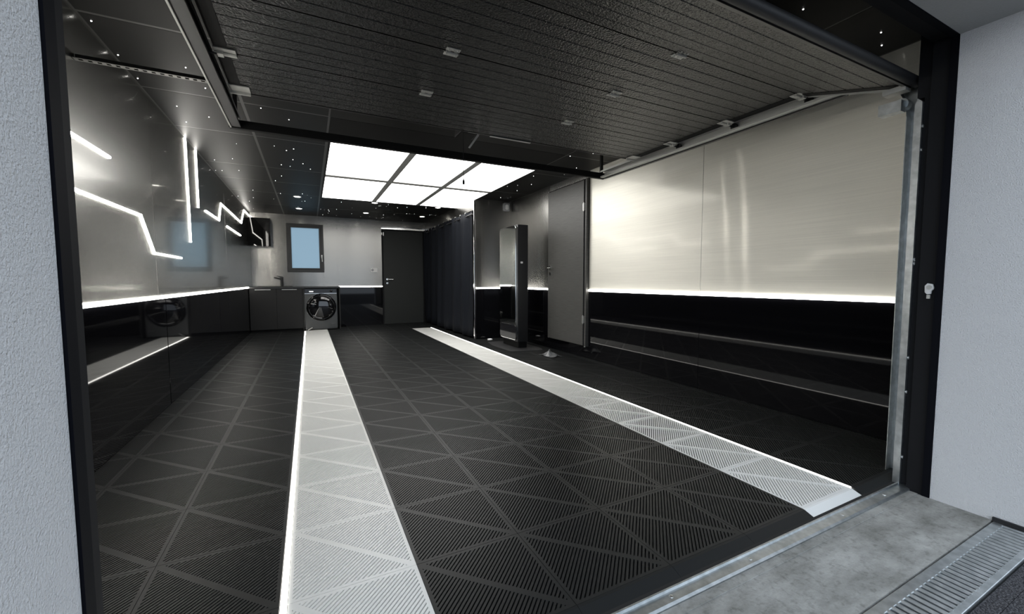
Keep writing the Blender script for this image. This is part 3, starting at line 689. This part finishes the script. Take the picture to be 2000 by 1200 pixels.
# ================================================================== SECTIONAL GARAGE DOOR
GX0, GX1 = -0.365, 2.685; ZD = 2.105
gd = thing('garage_door', ((GX0+GX1)/2, 1.9, ZD-0.15), 'black embossed sectional garage door rolled up overhead', 'garage door')
seams = [(1.005, 1.952), (1.49, ZD-0.006), (1.975, ZD), (2.46, ZD), (2.935, ZD)]
def section(a, b):
    (ya, za), (yb, zb) = a, b
    L = math.hypot(yb-ya, zb-za); d = Vector((yb-ya, zb-za))/L; nn = Vector((-d.y, d.x))      # nn points up
    prof = [(0.004, 0.0)]
    ng = 5; e0 = L/(ng+1)
    for k in range(1, ng+1):
        c = e0*k; prof += [(c-0.004, 0.0), (c-0.0015, 0.003), (c+0.0015, 0.003), (c+0.004, 0.0)]
    prof += [(L-0.004, 0.0), (L-0.004, 0.012), (L-0.001, 0.014), (L-0.001, 0.042), (0.001, 0.042), (0.001, 0.014), (0.004, 0.012)]
    pts = [(ya+d.x*s+nn.x*h, za+d.y*s+nn.y*h) for s, h in prof]
    o = MB().prism(pts, 'x', GX0, GX1).build('door_section', 'door_metal', gd)
    # end stiles (metal edge caps)
    for x0, x1 in ((GX0-0.002, GX0+0.055), (GX1-0.055, GX1+0.002)):
        q = [(0.003, -0.002), (L-0.003, -0.002), (L-0.003, 0.043), (0.003, 0.043)]
        MB().prism([(ya+d.x*s+nn.x*h, za+d.y*s+nn.y*h) for s, h in q], 'x', x0, x1).build('end_stile', 'plain_black', o)
    return d, nn
dirs = [section(seams[i], seams[i+1]) for i in range(4)]
# bottom seal and aluminium edge
(d0, n0) = dirs[0]; yb_, zb_ = seams[0]
MB().tube([(GX0, yb_-0.018+n0.x*0.022, zb_-0.006+n0.y*0.022), (GX1+0.02, yb_-0.018+n0.x*0.022, zb_-0.006+n0.y*0.022)], 0.024, 12).build('bottom_seal', 'rubber', gd, smooth=True)
MB().prism([(yb_-0.006, zb_-0.008), (yb_+0.012, zb_-0.003), (yb_+0.010, zb_+0.004), (yb_-0.008, zb_-0.001)], 'x', GX0, GX1).build('edge_profile', 'track_black', gd)
MB().prism([(2.934, ZD-0.003), (2.944, ZD-0.003), (2.944, ZD+0.044), (2.934, ZD+0.044)], 'x', GX0, GX1).build('top_profile_and_glint', 'track_black', gd)
MB().box(1.27, 1.62, 2.930, 2.946, ZD-0.009, ZD-0.003).build('top_profile_and_glint', 'alu', gd)  # short bright bar paints a glint under the door's top edge
# light end edge of the tilted bottom section
(ya, za), (yb2, zb2) = seams[0], seams[1]
MB().prism([(ya, za-0.014), (yb2-0.02, zb2-0.014), (yb2-0.02, zb2+0.006), (ya, za+0.006)], 'x', GX1+0.004, GX1+0.010).build('end_edge', 'galv_dark', gd)
def hinge_mesh(x, y, z):
    h = MB(); h.box(x-0.034, x+0.034, y-0.034, y-0.010, z-0.004, z); h.box(x-0.034, x+0.034, y+0.010, y+0.034, z-0.004, z)
    h.box(x-0.022, x-0.010, y-0.012, y+0.012, z-0.006, z); h.box(x+0.010, x+0.022, y-0.012, y+0.012, z-0.006, z)
    h.tube([(x-0.030, y, z-0.008), (x+0.030, y, z-0.008)], 0.007, 8)
    for sx in (-0.022, 0.0, 0.022):
        for sy in (-0.023, 0.023): h.lathe([(0.005, 0.0), (0.004, 0.004), (0.0, 0.004)], (x+sx, y+sy, z-0.004), 'z', 6, -1)
    return h
h0 = None
for (ys_, zs_) in seams[1:4]:
    for hx_ in (0.655, 1.655):
        if h0 is None: h0 = hinge_mesh(hx_, ys_, zs_).build('hinge', 'galv_dark', gd); hp = (hx_, ys_, zs_)
        else: copy_part(h0, gd, (hx_-hp[0], ys_-hp[1], zs_-hp[2]))
def end_hinge(x, y, z, s):
    h = MB(); h.box(x-0.045, x+0.045, y-0.040, y-0.008, z-0.007, z-0.002); h.box(x-0.045, x+0.045, y+0.008, y+0.034, z-0.007, z-0.002)
    h.tube([(x-0.045, y, z-0.010), (x+0.045, y, z-0.010)], 0.008, 8)
    h.box(x+s*0.02-0.012, x+s*0.02+0.012, y-0.018, y+0.018, z-0.022, z-0.002)
    a = h.build('end_hinge', 'galv_dark', gd)
    r = MB(); r.tube([(x+s*0.02, y, z-0.016), (x+s*0.095, y, z-0.016)], 0.006, 8)
    r.lathe([(0.010, 0.0), (0.024, 0.002), (0.024, 0.016), (0.010, 0.018)], (x+s*0.085, y, z-0.016), 'x', 16, s)
    r.build('roller', 'rubber', a, smooth=True)
for (ys_, zs_) in seams[1:4]:
    end_hinge(GX0+0.04, ys_, zs_, -1); end_hinge(GX1-0.04, ys_, zs_, 1)
for x, s in ((GX0+0.045, -1), (GX1-0.045, 1)):
    h = MB(); h.box(x-0.05, x+0.05, 2.83, 2.905, ZD-0.007, ZD-0.002); h.box(x-0.05, x+0.05, 2.905, 2.915, ZD-0.022, ZD-0.002)
    h.build('top_bracket', 'galv_dark', gd)
# bottom corner bracket, right, with spring guard
bb = MB(); bb.box(GX1-0.05, GX1+0.004, 1.0, 1.09, 1.93, 1.955); bb.build('bottom_bracket', 'galv_dark', gd)
bk = MB(); bk.lathe([(0.030, 0.0), (0.030, 0.04), (0.012, 0.045)], (GX1-0.01, 1.03, 1.875), 'x', 14); bk.box(GX1-0.06, GX1-0.012, 1.01, 1.10, 1.83, 1.885); bk.build('safety_catch', 'galv', gd, smooth=True)

# tracks
def track(side):
    x_web = GX1+0.075 if side > 0 else GX0-0.075
    x_in = GX1+0.022 if side > 0 else GX0-0.022
    lab = 'galvanised roller track along the right side of the garage opening' if side > 0 else 'dark roller track overhead on the left of the garage door'
    t = thing('door_track', (x_web, 0.96, 0.0), lab, 'track', 'garage door roller tracks')
    z0, z1 = 2.055, 2.118; yE = 3.42
    xa, xb = sorted((x_in, x_web))
    mname = 'galv' if side > 0 else 'track_black'
    mb = MB()
    # horizontal run C channel
    rr = 0.30; yv = 0.955; yw = 0.915     # vertical run depth
    yh = yv+rr+0.03
    wa0, wb0 = sorted((x_web-0.002, x_web+0.002))
    mb.box(wa0, wb0, yh, yE, z0, z1)
    mb.box(xa, xb, yh, yE, z0-0.002, z0+0.001); mb.box(xa, xb, yh, yE, z1-0.001, z1+0.002)
    xl0, xl1 = sorted((x_in, x_in+0.003*(1 if side < 0 else -1)))
    mb.box(xl0, xl1, yh, yE, z0-0.002, z0+0.012); mb.box(xl0, xl1, yh, yE, z1-0.012, z1+0.002)
    mb.build('horizontal_rail', 'galv_rail' if side > 0 else 'track_black', t)
    # thin lower lip; pale colour on the left one paints a lit edge highlight
    if side > 0: MB().box(xb-0.012, xb+0.010, 1.30, yE, z0-0.012, z0-0.003).build('lower_lip', 'track_black', t)
    else: MB().box(xa-0.006, xa+0.002, 1.30, yE, z0-0.010, z0-0.003).build('lower_lip', 'galv_dark', t)
    # curve
    cv = MB(); n = 12
    def arc(r, a): return (yv+rr+0.03-r*math.sin(a), z1-rr-0.0+r*math.cos(a))
    ro, ri = rr+0.03, rr-0.033
    for k in range(n):
        a0, a1 = math.pi/2*k/n, math.pi/2*(k+1)/n
        o0, o1, i0, i1 = arc(ro, a0), arc(ro, a1), arc(ri, a0), arc(ri, a1)
        cv.poly([(x_web, *o0), (x_web, *o1), (x_web, *i1), (x_web, *i0)])
        cv.poly([(xa, *o0), (xb, *o0), (xb, *o1), (xa, *o1)]); cv.poly([(xa, *i0), (xb, *i0), (xb, *i1), (xa, *i1)])
    cv.build('curved_rail', mname, t)
    vt = MB(); zt = z1-rr; y0, y1 = yv+rr+0.03-ro, yv+rr+0.03-ri
    vt.box(wa0, wb0, y0, y1, -0.02, zt); vt.box(xa, xb, y0-0.001, y0+0.002, -0.02, zt); vt.box(xa, xb, y1-0.002, y1+0.001, -0.02, zt)
    vt.build('vertical_rail', mname, t)
    # wall angle behind the vertical rail
    va = MB(); xo = x_web+side*0.004; a_, b_ = sorted((xo, xo+side*0.05)); va.box(a_, b_, 0.930, 0.936, 0.0, 1.95); 
    va.build('wall_angle', 'galv', t)
    if side > 0:
        fl = MB().prism([(y0-0.028, -0.02), (y0-0.001, -0.02), (y0-0.001, 1.83), (y0-0.010, 1.86), (y0-0.028, 1.84)], 'x', OXR+0.013, x_in+0.002).build('front_flange', 'galv', t)
        for z in (0.12, 0.45, 0.62, 1.08, 1.1, 1.62, 1.73):
            MB().lathe([(0.009, 0.0), (0.008, 0.005), (0.0, 0.006)], (OXR+0.030, y0-0.028, z), 'y', 10, -1).build('bolt', 'alu', t)
    return t
track(1); track(-1)
# cross bar joining the rear ends of the tracks
xb_ = tag(box('cross_bar', 'plain_black', (GX0-0.09, GX1+0.09, 3.424, 3.465, 2.048, 2.105), bevel=0.003), 'black cross bar joining the rear ends of the door tracks', 'bar')
for i, x in enumerate((GX0-0.05, GX1+0.05)):
    hg = box('hanger_strap', 'plain_black', (x-0.012, x+0.012, 3.43, 3.455, 2.106, ZC-0.001)); tag(hg, 'black strap holding the cross bar to the ceiling, '+('left end' if i == 0 else 'right end'), 'bracket', 'cross bar straps')
# perforated support angle from the left wall to the left track
pa = thing('perforated_angle', (-0.75, 2.9, 2.12), 'perforated steel angle from the left wall to the overhead track', 'bracket')
pm = MB(); xx = XL+0.002
pm.box(XL+0.002, GX0-0.085, 2.930, 2.933, 2.125, 2.155)
pm.build('back_leg', 'track_black', pa)
pm = MB(); z = 2.125; x = XL+0.002; xe = GX0-0.085
pm.box(x, xe, 2.895, 2.903, z-0.003, z); pm.box(x, xe, 2.921, 2.930, z-0.003, z)
while x < xe-0.03:
    pm.box(x, x+0.018, 2.903, 2.921, z-0.003, z); x += 0.036
pm.build('slotted_leg', 'dark_zinc', pa)
# opener
op = thing('door_opener', (1.2, 3.0, 2.1), 'black ceiling rail of the garage door opener with arm and pull cord', 'door opener')
box('rail', 'plain_black', (1.175, 1.235, 0.95, 3.40, ZC-0.16, ZC-0.11), op)
box('trolley', 'plain_black', (1.06, 1.20, 3.0, 3.16, 2.12, 2.22), op, bevel=0.01)
MB().box(1.105, 1.20, 2.962, 2.974, 2.112, 2.132).build('door_bracket', 'galv_rail', op)
MB().prism([(1.105, 2.000), (1.118, 1.996), (1.192, 2.100), (1.180, 2.108)], 'y', 2.964, 2.972).build('arm', 'galv_rail', op)
cdp = MB().tube([(1.085, 3.02, 2.16), (1.084, 3.02, 1.77)], 0.0022, 6).build('pull_cord', 'jamb', op)
MB().lathe([(0.0, 0.0), (0.009, 0.002), (0.010, 0.02), (0.004, 0.04), (0.0, 0.042)], (1.084, 3.02, 1.735), 'z', 12).build('cord_grip', 'plain_black', cdp, smooth=True)
# white latch keeper on the right jamb
lk = thing('latch_keeper', (2.61, 0.855, 0.92), 'white metal latch plate on the right post of the opening', 'latch')
xk = OXR+0.011
MB().prism([(0.842, 0.966), (0.847, 0.982), (0.866, 0.986), (0.875, 0.974), (0.874, 0.944), (0.866, 0.934), (0.852, 0.936), (0.850, 0.952), (0.844, 0.956)], 'x', xk-0.010, xk+0.0005).build('plate', 'white_plastic', lk, bevel=0.002)
MB().lathe([(0.009, 0.0), (0.009, 0.004), (0.0, 0.004)], (xk-0.010, 0.858, 0.968), 'x', 14, -1).build('pin', 'galv_dark', lk)
MB().box(xk-0.008, xk+0.0005, 0.855, 0.867, 0.914, 0.932).build('lower_tab', 'galv_dark', lk)
# cable drooping under the lintel
cb_pts = [(2.40+0.30*k/10, 0.93, 2.20+0.02*math.sin(k/10*math.pi)-0.008*k/10) for k in range(11)]
tag(MB().tube(cb_pts, 0.003, 6).build('cable', 'jamb', smooth=True), 'thin grey cable strung behind the lintel at the right of the opening', 'cable')
